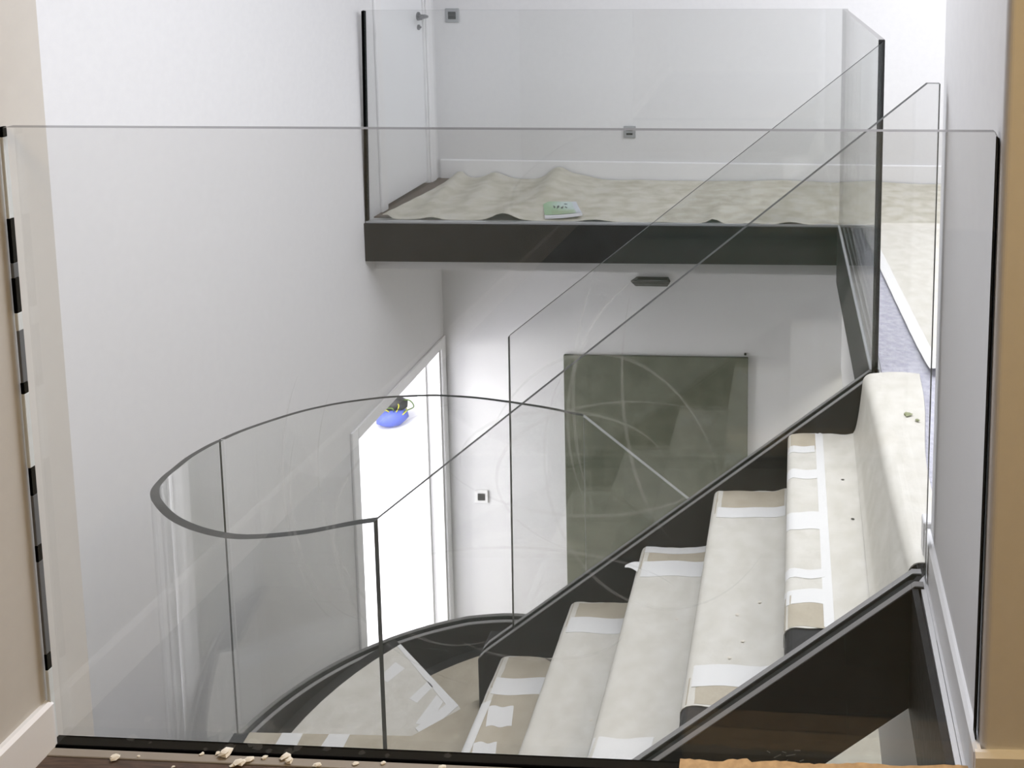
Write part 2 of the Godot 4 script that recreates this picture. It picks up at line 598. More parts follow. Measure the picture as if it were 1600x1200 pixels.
	skirting(st, [Vector3(-0.845, 0, 0.0), Vector3(-0.845, 0, 3.3)], Vector3.RIGHT, 0.085, 0.014)
	struct(st, "baseboard_near_left", "trim_paint", "cream baseboard at the foot of the near left wall", "baseboard")
	st = S()
	skirting(st, [Vector3(XL + 0.02, 0, ZW), Vector3(3.3, 0, ZW)], Vector3.BACK, 0.118, 0.014)
	struct(st, "baseboard_back", "trim_paint", "tall white baseboard along the back wall of the landing", "baseboard")
	st = S()
	skirting(st, [Vector3(0.763, 0, -0.55), Vector3(0.763, 0, 0.06)], Vector3.LEFT, 0.085, 0.012)
	box(st, Vector3(0.748, 0.0, -0.575), Vector3(0.79, 0.098, -0.5375), 0.003)
	struct(st, "baseboard_right", "trim_paint", "white baseboard running along the right wall beside the near glass", "baseboard")
	st = S()
	skirting(st, [Vector3(0.752, 0, 0.06), Vector3(3.3, 0, 0.06)], Vector3.BACK, 0.085, 0.012)
	struct(st, "baseboard_front_right", "trim_paint", "baseboard under the tan wall face in the lower right corner", "baseboard")

func skirting(st: SurfaceTool, ln: Array, out: Vector3, h: float, t: float):
	var pf := PackedVector2Array([Vector2(0, 0), Vector2(t, 0), Vector2(t, h - 0.006), Vector2(t - 0.006, h), Vector2(0, h)])
	sweep(st, pf, [[ln[0], out, Vector3.UP], [ln[1], out, Vector3.UP]])

# ================================================================= doors
func casing(st: SurfaceTool, x: float, z0: float, z1: float, y0: float, y1: float, w: float, t: float, s: float):
	# three boards round an opening between z0 (near) and z1 (far) on plane x, standing out by t towards s
	var xa := minf(x, x + s * t)
	var xb := maxf(x, x + s * t)
	box(st, Vector3(xa, y0, z0), Vector3(xb, y1 + w, z0 + w), 0.003)
	box(st, Vector3(xa, y0, maxf(z1 - w, ZW + 0.001) if s > 0 else z1 - w), Vector3(xb, y1 + w, z1), 0.003)
	box(st, Vector3(xa, y1, z1), Vector3(xb, y1 + w, z0), 0.003)

func build_doors():
	# upper door, shut
	var t := thing("door_1", Vector3(XL, 0, -3.755), "closed white upper door at the left end of the rear landing", "door")
	t.set_meta("kind", "structure")
	var st := S()
	box(st, Vector3(XL - 0.055, 0.012, -4.045), Vector3(XL - 0.012, 2.045, -3.465), 0.002)
	var leaf := put(st, "door_leaf", "door_paint", t)
	st = S()
	casing(st, XL, -3.45, -4.06, 0.0, 2.06, 0.07, 0.014, 1.0)
	box(st, Vector3(XL - 0.14, 0, -4.06), Vector3(XL, 2.06, -4.047), 0.001)
	box(st, Vector3(XL - 0.14, 0, -3.463), Vector3(XL, 2.06, -3.45), 0.001)
	box(st, Vector3(XL - 0.14, 2.047, -4.06), Vector3(XL, 2.06, -3.45), 0.001)
	put(st, "door_frame", "trim_paint", t)
	st = S()
	lathe(st, Vector3(XL - 0.012, 1.02, -3.985), Vector3.RIGHT, [Vector2(0.0, 0.0), Vector2(0.026, 0.0), Vector2(0.026, 0.008), Vector2(0.012, 0.010), Vector2(0.011, 0.05), Vector2(0.0, 0.05)])
	tube(st, [Vector3(XL + 0.035, 1.02, -3.985), Vector3(XL + 0.05, 1.02, -3.965), Vector3(XL + 0.052, 1.018, -3.90), Vector3(XL + 0.052, 1.014, -3.87)], 0.0095, 10)
	put(st, "door_handle", "chrome", leaf)
	st = S()
	lathe(st, Vector3(XL - 0.012, 0.955, -3.985), Vector3.RIGHT, [Vector2(0.0, 0.0), Vector2(0.016, 0.0), Vector2(0.016, 0.008), Vector2(0.006, 0.009), Vector2(0.006, 0.018), Vector2(0.0, 0.018)])
	put(st, "lock_rosette", "chrome", leaf)
	st = S()
	box(st, Vector3(XL - 0.13, -0.012, -4.05), Vector3(XL, 0.001, -3.46))
	put(st, "sill", "brown_wood", t)
	st = S()
	box(st, Vector3(XL - 0.14, 0.0, -4.06), Vector3(XL - 0.125, 2.06, -3.45))
	put(st, "back_board", "trim_paint", t)
	# lower doorway, open
	t = thing("door_2", Vector3(XL, LOW, -3.565), "open lower doorway in the left wall full of bright light", "doorway")
	t.set_meta("kind", "structure")
	st = S()
	casing(st, XL, -3.01, -4.12, LOW, -1.085, 0.065, 0.014, 1.0)
	put(st, "door_frame", "trim_paint", t)
	st = S()
	casing(st, XL - 0.14, -3.01, -4.12, LOW, -1.085, 0.065, 0.014, -1.0)
	put(st, "rear_frame", "trim_paint", t)
	st = S()
	box(st, Vector3(XL - 0.14, LOW, -4.12), Vector3(XL, -1.085, -4.105), 0.001)
	box(st, Vector3(XL - 0.14, LOW, -3.025), Vector3(XL, -1.085, -3.01), 0.001)
	box(st, Vector3(XL - 0.14, -1.1, -4.12), Vector3(XL, -1.085, -3.01), 0.001)
	box(st, Vector3(XL - 0.10, LOW, -4.105), Vector3(XL - 0.085, -1.1, -4.093), 0.001)
	put(st, "jamb", "trim_paint", t)

# ================================================================= stair
func sheen_lips(t: Node3D, fr: Array):
	for sgn in [-1.0, 1.0]:
		var st := S()
		var a: float = 0.0135 * sgn
		var b: float = 0.0295 * sgn
		sweep(st, PackedVector2Array([Vector2(a, 0.0005), Vector2(b, 0.0005), Vector2(b, 0.003), Vector2(a, 0.003)]), fr)
		put(st, "sheen_lip", "steel_top_sheen", t)  # pale strip carries the sheen of the stringer top as colour

func str_y(x: float) -> float:
	return (x - 0.72) * 0.7655

func curve_str(th: float) -> float:      # top of the curved stringer, th in degrees
	var k := [[0.0, -0.93], [20.0, -1.035], [45.0, -1.17], [70.0, -1.28], [90.0, -1.352], [110.0, -1.42], [129.0, -1.482], [151.0, -1.545], [161.0, -1.585], [172.0, -1.64], [180.0, -1.69]]
	return lerp_table(k, th)

func curve_top(th: float) -> float:      # top of the curved glass
	var k := [[0.0, 0.117], [10.0, 0.074], [21.5, 0.024], [36.0, -0.018], [49.5, -0.06], [68.75, -0.158], [80.0, -0.205], [90.0, -0.246], [103.5, -0.299], [116.5, -0.349], [131.75, -0.414], [143.75, -0.470], [153.0, -0.519], [162.25, -0.568], [170.0, -0.605], [180.0, -0.645]]
	return lerp_table(k, th)

func lerp_table(k: Array, x: float) -> float:
	for i in k.size() - 1:
		if x <= k[i + 1][0]:
			var t: float = (x - k[i][0]) / (k[i + 1][0] - k[i][0])
			# Catmull-Rom through the neighbours
			var p0: float = k[maxi(i - 1, 0)][1]
			var p3: float = k[mini(i + 2, k.size() - 1)][1]
			return cubic_interpolate(k[i][1], k[i + 1][1], p0, p3, t)
	return k[k.size() - 1][1]

func polar(r: float, th: float) -> Vector2:      # x, z
	return Vector2(CX - r * sin(deg_to_rad(th)), CZ + r * cos(deg_to_rad(th)))

func slot_profile(w: float, h: float) -> PackedVector2Array:
	return PackedVector2Array([Vector2(-w, -0.002), Vector2(-w + 0.002, 0), Vector2(-0.0125, 0), Vector2(-0.0125, -0.014), Vector2(0.0125, -0.014), Vector2(0.0125, 0), Vector2(w - 0.002, 0), Vector2(w, -0.002), Vector2(w, -h), Vector2(-w, -h)])

func nose_x(k: int) -> float:
	return 0.68 - 0.2475 * k

func tread_profile(depth: float, th: float) -> PackedVector2Array:
	# nose at x = 0, y = 0 is the top; a rounded nose
	var p := PackedVector2Array([Vector2(depth, -th), Vector2(depth, 0.0)])
	var r := th * 0.5
	for i in 9:
		var a := PI / 2 + PI * i / 8
		p.append(Vector2(r + r * cos(a), -r + r * sin(a)))
	return p

func build_stair():
	var t := thing("staircase", Vector3(-0.2, LOW, -1.467), "dark steel U shaped staircase with turning steps going down left", "staircase")
	# stringers of the upper flight
	var st := S()
	var pf := slot_profile(0.03, 0.285)
	var hor := Vector3(0, 0, 1)
	sweep(st, pf, [[Vector3(0.74, 0.0, ZN), hor, Vector3.UP], [Vector3(0.72, 0.0, ZN), hor, Vector3.UP], [Vector3(0.3, str_y(0.3), ZN), hor, Vector3.UP], [Vector3(CX, str_y(CX), ZN), hor, Vector3.UP]])
	put(st, "stringer", "dark_steel", t)
	sheen_lips(t, [[Vector3(0.74, 0.0, ZN), hor, Vector3.UP], [Vector3(0.72, 0.0, ZN), hor, Vector3.UP], [Vector3(CX, str_y(CX), ZN), hor, Vector3.UP]])
	sheen_lips(t, [[Vector3(0.735, 0.0, ZF), hor, Vector3.UP], [Vector3(0.712, 0.0, ZF), hor, Vector3.UP], [Vector3(-0.615, str_y(-0.615) - 0.005, ZF), hor, Vector3.UP], [Vector3(-0.634, str_y(-0.634) - 0.012, ZF), hor, Vector3.UP]])
	st = S()
	sweep(st, pf, [[Vector3(0.735, 0.0, ZF), hor, Vector3.UP], [Vector3(0.712, 0.0, ZF), hor, Vector3.UP], [Vector3(-0.615, str_y(-0.615) - 0.005, ZF), hor, Vector3.UP], [Vector3(-0.634, str_y(-0.634) - 0.012, ZF), hor, Vector3.UP]])
	put(st, "stringer", "dark_steel", t)
	# the curved outer stringer
	st = S()
	var fr := []
	for i in 61:
		var th := 3.0 * i
		var c := polar(RAD, th)
		fr.append([Vector3(c.x, curve_str(th), c.y), Vector3(-sin(deg_to_rad(th)), 0, cos(deg_to_rad(th))), Vector3.UP])
	sweep(st, slot_profile(0.03, 0.36), fr)
	put(st, "curved_stringer", "dark_steel", t)
	sheen_lips(t, fr)
	# lower flight stringers
	st = S()
	sweep(st, slot_profile(0.03, 0.33), [[Vector3(CX, -1.69, ZO), hor, Vector3.UP], [Vector3(1.0, -2.93, ZO), hor, Vector3.UP]])
	put(st, "stringer", "dark_steel", t)
	st = S()
	sweep(st, slot_profile(0.03, 0.33), [[Vector3(-0.634, -1.43, ZF - 0.08), hor, Vector3.UP], [Vector3(-0.55, -1.50, ZF - 0.08), hor, Vector3.UP], [Vector3(1.0, -2.80, ZF - 0.08), hor, Vector3.UP]])
	put(st, "stringer", "dark_steel", t)
	# newel plate closing the turn between the two inner stringers
	st = S()
	box(st, Vector3(-0.64, -1.62, ZF - 0.11), Vector3(-0.60, -1.05, ZF + 0.03), 0.004)
	put(st, "newel", "dark_steel", t)
	# straight treads and risers of the upper flight
	for k in range(1, 6):
		var x := nose_x(k)
		var y := -RISE * k
		st = S()
		sweep(st, tread_profile(0.3 if k == 1 else 0.275, 0.036), [[Vector3(x, y, ZF + 0.03), Vector3.RIGHT, Vector3.UP], [Vector3(x, y, ZN - 0.03), Vector3.RIGHT, Vector3.UP]])
		put(st, "tread", "dark_steel", t)
		st = S()
		var rx := x + (0.283 if k == 1 else 0.25)
		box(st, Vector3(rx, y, ZF + 0.03), Vector3(rx + 0.012, y + RISE - 0.036, ZN - 0.03))
		put(st, "riser", "dark_steel", t)
	# turning treads
	for k in range(6, 9):
		var y := -RISE * k
		st = S()
		prism(st, winder(k, 0.953, 0.0), Vector3.ZERO, Vector3.RIGHT, Vector3.BACK, Vector3.UP, y - 0.036, y)
		put(st, "turning_tread", "dark_steel", t)
	for k in range(6, 9):
		var y := -RISE * k
		st = S()
		var ab: Array = winder_edge(k)
		for i in ab.size() - 1:
			var d: Vector2 = (ab[i + 1] - ab[i]).normalized()
			var n := Vector2(-d.y, d.x) * 0.006
			prism(st, PackedVector2Array([ab[i] - n, ab[i + 1] - n, ab[i + 1] + n, ab[i] + n]), Vector3.ZERO, Vector3.RIGHT, Vector3.BACK, Vector3.UP, y - RISE, y - 0.036)
		put(st, "riser", "dark_steel", t)
	# lower flight
	for k in range(9, 15):
		var x := CX + 0.2475 * (k - 8)
		var y := -RISE * k
		st = S()
		sweep(st, tread_profile(0.275, 0.036), [[Vector3(x, y, ZF - 0.11), Vector3.LEFT, Vector3.UP], [Vector3(x, y, ZO + 0.03), Vector3.LEFT, Vector3.UP]])
		put(st, "tread", "dark_steel", t)
		st = S()
		box(st, Vector3(x - 0.262, y, ZO + 0.03), Vector3(x - 0.25, y + RISE - 0.036, ZF - 0.11))
		put(st, "riser", "dark_steel", t)
	# pale scratches on the outer face of the near stringer
	for q in [[0.42, -0.415, 0.018, 0.5], [0.435, -0.405, 0.010, -0.3], [0.45, -0.412, 0.022, 0.2], [0.44, -0.428, 0.012, 0.9], [0.465, -0.40, 0.014, 0.0], [0.40, -0.405, 0.009, -0.6], [0.475, -0.425, 0.010, 0.4]]:
		st = S()
		box(st, Vector3(-q[2] / 2, -0.0012, 0), Vector3(q[2] / 2, 0.0012, 0.0006), 0.0, Transform3D(Basis(Vector3.BACK, q[3]), Vector3(q[0], q[1], ZN + 0.03)))
		put(st, "scratch", "scratch", t)
	# plastered soffit under the upper flight
	st = S()
	prism(st, PackedVector2Array([Vector2(0.70, -0.25), Vector2(0.70, -0.33), Vector2(-0.55, -1.29), Vector2(-0.55, -1.21)]), Vector3.ZERO, Vector3.RIGHT, Vector3.UP, Vector3.BACK, ZF + 0.03, ZN - 0.03)
	put(st, "soffit", "dark_steel", t)

func winder_edge(k: int) -> Array:      # the front edge of turning step k, from the inside out
	if k == 6:
		return [Vector2(-0.64, -1.53), Vector2(-0.825, -1.365), Vector2(-1.43, -1.365)]
	if k == 7:
		return [Vector2(-0.66, -1.615), polar(0.953, 131)]
	return [Vector2(-0.487, -1.64), polar(0.953, 178)]

func winder(k: int, r: float, inset: float) -> PackedVector2Array:
	var p := PackedVector2Array()
	if k == 6:
		p.append(Vector2(-0.50, -0.515 - inset))
		for th in range(4, 86, 6):
			p.append(polar(r, th))
		p.append(Vector2(CX - r * 0.994, -1.385))
		p.append(Vector2(-0.83, -1.385))
		p.append(Vector2(-0.648, -1.556))
		p.append(Vector2(-0.602, -1.497))
		p.append(Vector2(-0.50, -1.497))
	elif k == 7:
		p.append(Vector2(-0.80, -1.33))
		p.append(Vector2(CX - r * 0.985, -1.33))
		for th in range(84, 132, 5):
			p.append(polar(r, th))
		p.append(polar(r, 131.2))
		p.append(polar(0.43 if inset > 0.0 else 0.25, 131.2))
		p.append(Vector2(-0.665, -1.60))
	else:
		for th in range(126, 179, 4):
			p.append(polar(r, th))
		p.append(Vector2(CX, -1.467 - r + 0.0006))
		p.append(Vector2(CX, -1.64))
		p.append(Vector2(-0.67, -1.64))
		p.append(Vector2(-0.67, -1.58))
	return p

# ================================================================= glass
func flat_glass(n: String, poly: PackedVector2Array, z: float, label: String, edge := "glass_edge", top_only := false) -> Node3D:
	var c := Vector2.ZERO
	var low := 1e9
	for v in poly:
		c += v / poly.size()
		low = minf(low, v.y)
	var t := thing(n, Vector3(c.x, low, z), label, "glass panel")
	var st := S()
	prism(st, poly, Vector3.ZERO, Vector3.RIGHT, Vector3.UP, Vector3.BACK, z - 0.01, z + 0.01, 1)
	put(st, "pane", "glass_pane", t)
	st = S()
	if top_only:
		for i in [2, 3]:
			var a: Vector2 = poly[i]
			var b: Vector2 = poly[i + 1]
			quad(st, Vector3(a.x, a.y, z - 0.01), Vector3(b.x, b.y, z - 0.01), Vector3(b.x, b.y, z + 0.01), Vector3(a.x, a.y, z + 0.01), Vector3.UP)
	else:
		prism(st, poly, Vector3.ZERO, Vector3.RIGHT, Vector3.UP, Vector3.BACK, z - 0.01, z + 0.01, 2)
	put(st, "edge", edge, t)
	return t

func build_glass():
	# front guard
	var t := flat_glass("glass_guard", PackedVector2Array([Vector2(-0.834, 0.004), Vector2(0.757, 0.004), Vector2(0.7602, 1.104), Vector2(0.7555, 1.113), Vector2(-0.832, 1.0935)]), 0.0, "wide front glass guard spanning the whole foreground", "glass_edge_pale", true)
	var st := S()
	box(st, Vector3(-0.843, -0.02, -0.0112), Vector3(0.763, 0.0025, 0.0112), 0.001)
	put(st, "base_channel", "slot_black", t)
	st = S()
	prism(st, PackedVector2Array([Vector2(0.757, 0.006), Vector2(0.7588, 0.006), Vector2(0.762, 1.103), Vector2(0.7602, 1.103)]), Vector3.ZERO, Vector3.RIGHT, Vector3.UP, Vector3.BACK, -0.01, 0.01)
	put(st, "side_gasket", "slot_black", t)
	var yy := 0.012
	var bits := [[0.13, 0], [0.03, 2], [0.17, 1], [0.03, 2], [0.09, 1], [0.05, 2], [0.13, 0], [0.02, 2], [0.09, 1], [0.03, 0], [0.06, 2], [0.025, 1], [0.075, 2], [0.135, 0], [0.02, 2]]
	while yy < 1.09:
		var bit: Array = bits.pop_front() if bits.size() > 0 else [1.094 - yy, 3]
		var y1: float = minf(yy + bit[0], 1.094)
		st = S()
		var dx0 := rng.randf_range(0.0, 0.0015)
		box(st, Vector3(-0.8405 + dx0, yy, 0.0), Vector3(-0.8342, y1, 0.0098), 0.0008)
		put(st, "sealant", ["sealant_white", "sealant_grey", "slot_black", "sealant_teal"][bit[1]], t)
		yy = y1
	# wipe marks left on the front glass
	for a in [[0.13, 0.44, 0.21, 0.30, 15, 160], [0.20, 0.52, 0.24, 0.14, 60, 250], [-0.02, 0.40, 0.30, 0.26, 100, 260], [0.24, 0.56, 0.20, 0.26, 120, 330], [0.30, 0.62, 0.22, 0.28, 110, 215], [-0.12, 0.52, 0.22, 0.30, 150, 300], [0.07, 0.55, 0.17, 0.09, 0, 200], [0.30, 0.70, 0.13, 0.30, 150, 250], [0.27, 0.66, 0.18, 0.34, 140, 215], [0.10, 0.58, 0.24, 0.12, 190, 350], [-0.30, 0.50, 0.10, 0.25, 130, 260], [-0.27, 0.48, 0.12, 0.22, 150, 280], [0.02, 0.26, 0.15, 0.06, 200, 360], [0.0, 0.30, 0.28, 0.10, 20, 150]]:
		st = S()
		var pts := []
		for i in 41:
			var an := deg_to_rad(lerpf(a[4], a[5], i / 40.0))
			pts.append(Vector2(a[0] + a[2] * cos(an), a[1] + a[3] * sin(an)))
		for i in 40:
			var d: Vector2 = (pts[i + 1] - pts[i]).normalized()
			var n0 := Vector2(-d.y, d.x) * 0.0028 * sin(PI * i / 40.0)
			var n1 := Vector2(-d.y, d.x) * 0.0028 * sin(PI * (i + 1) / 40.0)
			quad(st, v3(pts[i] - n0), v3(pts[i] + n0), v3(pts[i + 1] + n1), v3(pts[i + 1] - n1), Vector3.BACK)
		put(st, "wipe_mark", "smear", t)
	askew(t)
	# near stair guard
	flat_glass("glass_guard", PackedVector2Array([Vector2(CX, str_y(CX) - 0.008), Vector2(0.71, -0.012), Vector2(0.7465, -0.006), Vector2(0.7475, 1.119), Vector2(0.7205, 1.119), Vector2(CX, 0.117)]), ZN, "sloping near glass guard on the near stringer with a clipped top corner")
	# inner stair guard
	flat_glass("glass_guard", PackedVector2Array([Vector2(-0.522, str_y(-0.522) - 0.01), Vector2(0.70, -0.016), Vector2(0.716, -0.006), Vector2(0.722, 1.113), Vector2(-0.513, 0.107)]), ZF, "sloping glass guard between the two flights on the middle stringer")
	# rear landing guard and its return along the right edge
	t = thing("glass_guard", Vector3(-0.5, 0, -3.225), "rear glass guard along the back landing above the dark fascia", "glass panel")
	var ax := Vector3(1, 0, -0.0194).normalized()
	var an := Vector3(0.0194, 0, 1).normalized()
	var org := Vector3(-1.751, 0.0, -3.211)
	var poly := PackedVector2Array([Vector2(-0.03, 0.0), Vector2(2.432, 0.0), Vector2(2.452, 1.129), Vector2(-0.005, 1.0985)])
	st = S()
	prism(st, poly, org, ax, Vector3.UP, an, -0.01, 0.01, 1)
	put(st, "pane", "glass_pane", t)
	st = S()
	prism(st, poly, org, ax, Vector3.UP, an, -0.01, 0.01, 2)
	put(st, "edge", "glass_edge_pale", t)
	st = S()
	prism(st, PackedVector2Array([Vector2(-0.03, -0.006), Vector2(2.432, -0.006), Vector2(2.432, 0.006), Vector2(-0.03, 0.006)]), org, ax, Vector3.UP, an, -0.014, 0.014)
	put(st, "base_channel", "channel_silver", t)
	st = S()
	prism(st, PackedVector2Array([Vector2(-0.033, 0.0), Vector2(-0.021, 0.0), Vector2(0.003, 1.095), Vector2(-0.009, 1.095)]), org, ax, Vector3.UP, an, -0.013, 0.013)
	put(st, "side_gasket", "slot_black", t)
	t = thing("glass_guard", Vector3(0.71, 0, -2.4), "glass guard returning from the rear landing towards the top step with thick dark end", "glass panel")
	var a0 := Vector3(0.682, 0, -3.236)
	var a1 := Vector3(0.719, 0, -1.535)
	var dx := (a1 - a0).normalized()
	var nx := Vector3(dx.z, 0, -dx.x)
	var ln := a0.distance_to(a1)
	poly = PackedVector2Array([Vector2(0, 0), Vector2(ln, 0), Vector2(ln, 1.121), Vector2(0, 1.130)])
	st = S()
	prism(st, poly, a0, dx, Vector3.UP, nx, -0.01, 0.01, 1)
	put(st, "pane", "glass_pane", t)
	st = S()
	prism(st, poly, a0, dx, Vector3.UP, nx, -0.01, 0.01, 2)
	put(st, "edge", "glass_edge_pale", t)
	st = S()
	prism(st, PackedVector2Array([Vector2(ln, 0), Vector2(ln + 0.004, 0), Vector2(ln + 0.004, 1.119), Vector2(ln, 1.119)]), a0, dx, Vector3.UP, nx, -0.0105, 0.0105)
	put(st, "end_edge", "glass_edge_black", t)
	st = S()
	for s in [-0.016, 0.008]:
		prism(st, PackedVector2Array([Vector2(0, -0.004), Vector2(ln, -0.004), Vector2(ln, 0.006), Vector2(0, 0.006)]), a0, dx, Vector3.UP, nx, s, s + 0.008)
	put(st, "base_channel", "channel_silver", t)
	# curved guards
	curved_glass(0.0, 89.9, "near half of the curved glass guard round the turning steps")
	curved_glass(90.35, 180.0, "far half of the curved glass guard round the turning steps")
	# straight guard of the lower flight
	flat_glass("glass_guard", PackedVector2Array([Vector2(CX + 0.002, -1.70), Vector2(1.0, -2.944), Vector2(1.0, -1.87), Vector2(CX + 0.002, -0.648)]), ZO, "glass guard sloping down right on the lower flight behind the stair", "glass_edge_bright")

func v3(p: Vector2) -> Vector3:
	return Vector3(p.x, p.y, 0.0106)

func curved_glass(t0: float, t1: float, label: String):
	var mid := polar(RAD, (t0 + t1) / 2)
	var t := thing("curved_glass_guard", Vector3(mid.x, curve_str(t1), mid.y), label, "glass panel")
	var n := 40
	var st := S()
	for s in [-0.01, 0.01]:
		st.set_smooth_group(1 if s < 0 else 2)
		for i in n:
			var a := lerpf(t0, t1, float(i) / n)
			var b := lerpf(t0, t1, float(i + 1) / n)
			var pa := polar(RAD + s, a)
			var pb := polar(RAD + s, b)
			var out := Vector3(pa.x - CX, 0, pa.y - CZ) * signf(s)
			quad(st, Vector3(pa.x, curve_str(a) - 0.012, pa.y), Vector3(pb.x, curve_str(b) - 0.012, pb.y), Vector3(pb.x, curve_top(b), pb.y), Vector3(pa.x, curve_top(a), pa.y), out)
	put(st, "pane", "glass_pane", t)
	st = S()
	st.set_smooth_group(1)
	for i in n:
		var a := lerpf(t0, t1, float(i) / n)
		var b := lerpf(t0, t1, float(i + 1) / n)
		var p := [polar(RAD - 0.01, a), polar(RAD + 0.01, a), polar(RAD + 0.01, b), polar(RAD - 0.01, b)]
		var ya := curve_top(a)
		var yb := curve_top(b)
		quad(st, Vector3(p[0].x, ya, p[0].y), Vector3(p[1].x, ya, p[1].y), Vector3(p[2].x, yb, p[2].y), Vector3(p[3].x, yb, p[3].y), Vector3.UP)
	st.set_smooth_group(-1)
	if t0 > 1.0:
		var j := polar(RAD, t0)
		put(st, "edge", "glass_edge", t)
		st = S()
		box(st, Vector3(j.x - 0.01, curve_str(t0) - 0.012, j.y - 0.0005), Vector3(j.x - 0.0055, curve_top(t0), j.y + 0.003))
		put(st, "joint", "glass_edge_black", t)
		return
	for a in [t0]:
		var q0 := polar(RAD - 0.01, a)
		var q1 := polar(RAD + 0.01, a)
		var tang := Vector3(-cos(deg_to_rad(a)), 0, -sin(deg_to_rad(a))) * (1.0 if a == t1 else -1.0)
		quad(st, Vector3(q0.x, curve_str(a) - 0.012, q0.y), Vector3(q1.x, curve_str(a) - 0.012, q1.y), Vector3(q1.x, curve_top(a), q1.y), Vector3(q0.x, curve_top(a), q0.y), tang)
	put(st, "edge", "glass_edge", t)

# ================================================================= papers
func wob(x: float, z: float, s: float) -> float:
	return sin(x * 23.0 + s) * cos(z * 17.0 + s * 2.0) * 0.5 + sin(z * 41.0 + x * 13.0 + s * 3.0) * 0.5

# the paper cover of a straight step; point at u across (0 back at the riser .. 1 lip), v along z
func tread_pt(x: float, y: float, dir: float, z0: float, z1: float, u: float, v: float, s: float, lift: float, back := 0.245) -> Vector3:
	var z := lerpf(z0, z1, v)
	var r := 0.02
	var flat := back - r
	var total := flat + r * PI / 2 + 0.03
	var d := u * total
	var px: float
	var py: float
	if d < flat:
		px = back - d
		py = 0.0
		py += 0.012 * exp(-d * d / 0.0008)          # curls up against the riser
	elif d < flat + r * PI / 2:
		var a := (d - flat) / r
		px = r - (r + 0.003) * sin(a)
		py = -r + (r) * cos(a)
	else:
		px = -0.003
		py = -r - (d - flat - r * PI / 2)
	return Vector3(x + dir * px, y + py + 0.0035 + lift + 0.0012 * wob(px, z, s), z + 0.004 * wob(z * 0.3, px * 2.0, s) * (1.0 if v == 0.0 or v == 1.0 else 0.0))

func paper_tread(k: int, x: float, y: float, dir: float, z0: float, z1: float, label: String, group: String) -> Node3D:
	var t := thing("paper_cover", Vector3(x + dir * 0.12, y, (z0 + z1) / 2), label, "paper", group)
	var st := S()
	sheet(st, 26, 24, func(u: float, v: float): return tread_pt(x, y, dir, z0, z1, u, v, k * 1.7, 0.0), Vector3(dir * 0.0015, -0.0022, 0))
	put(st, "sheet", "craft_paper", t)
	return t

# a strip of tape on a straight step: xa..xb from the nose, za..zb
func tape(t: Node3D, k: int, x: float, y: float, z0: float, z1: float, xa: float, xb: float, za: float, zb: float, skew := 0.0, m := "masking_tape", n := "tape", up := 0.0014):
	var total := 0.225 + 0.01 * PI + 0.03
	var ua := (0.245 - xa) / total if xa >= 0.02 else (0.225 + 0.0314 + (0.02 - xa) * 0.8) / total
	var ub := (0.245 - xb) / total
	var st := S()
	sheet(st, 10, 8, func(u: float, v: float):
		var uu: float = lerpf(ua, ub, u) + skew * v
		var vv: float = (lerpf(za, zb, v) - z0) / (z1 - z0)
		vv += 0.004 * sin(u * 9.0 + k * 2.0 + za * 40.0)
		return tread_pt(x, y, 1.0, z0, z1, clampf(uu, 0.0, 1.0), vv, k * 1.7, up), Vector3(0.0004, -0.0010, 0))
	put(st, n, m, t)

func winder_paper(k: int, label: String) -> Node3D:
	var y := -RISE * k + 0.001
	var poly := winder(k, 0.90, 0.01)
	var c := Vector2.ZERO
	for v in poly:
		c += v / poly.size()
	var t := thing("paper_cover", Vector3(c.x, y, c.y), label, "paper", "paper covers on the turning steps")
	var st := S()
	prism(st, poly, Vector3.ZERO, Vector3.RIGHT, Vector3.BACK, Vector3.UP, y, y + 0.003)
	put(st, "sheet", "craft_paper" if k == 7 else "paper_tan_tint", t)  # first and last turning covers are tinted darker than the middle cover
	return t

func strip(t: Node3D, y: float, pts: Array, m := "masking_tape", n := "tape"):
	var st := S()
	prism(st, PackedVector2Array(pts), Vector3.ZERO, Vector3.RIGHT, Vector3.BACK, Vector3.UP, y, y + 0.0012)
	put(st, n, m, t)

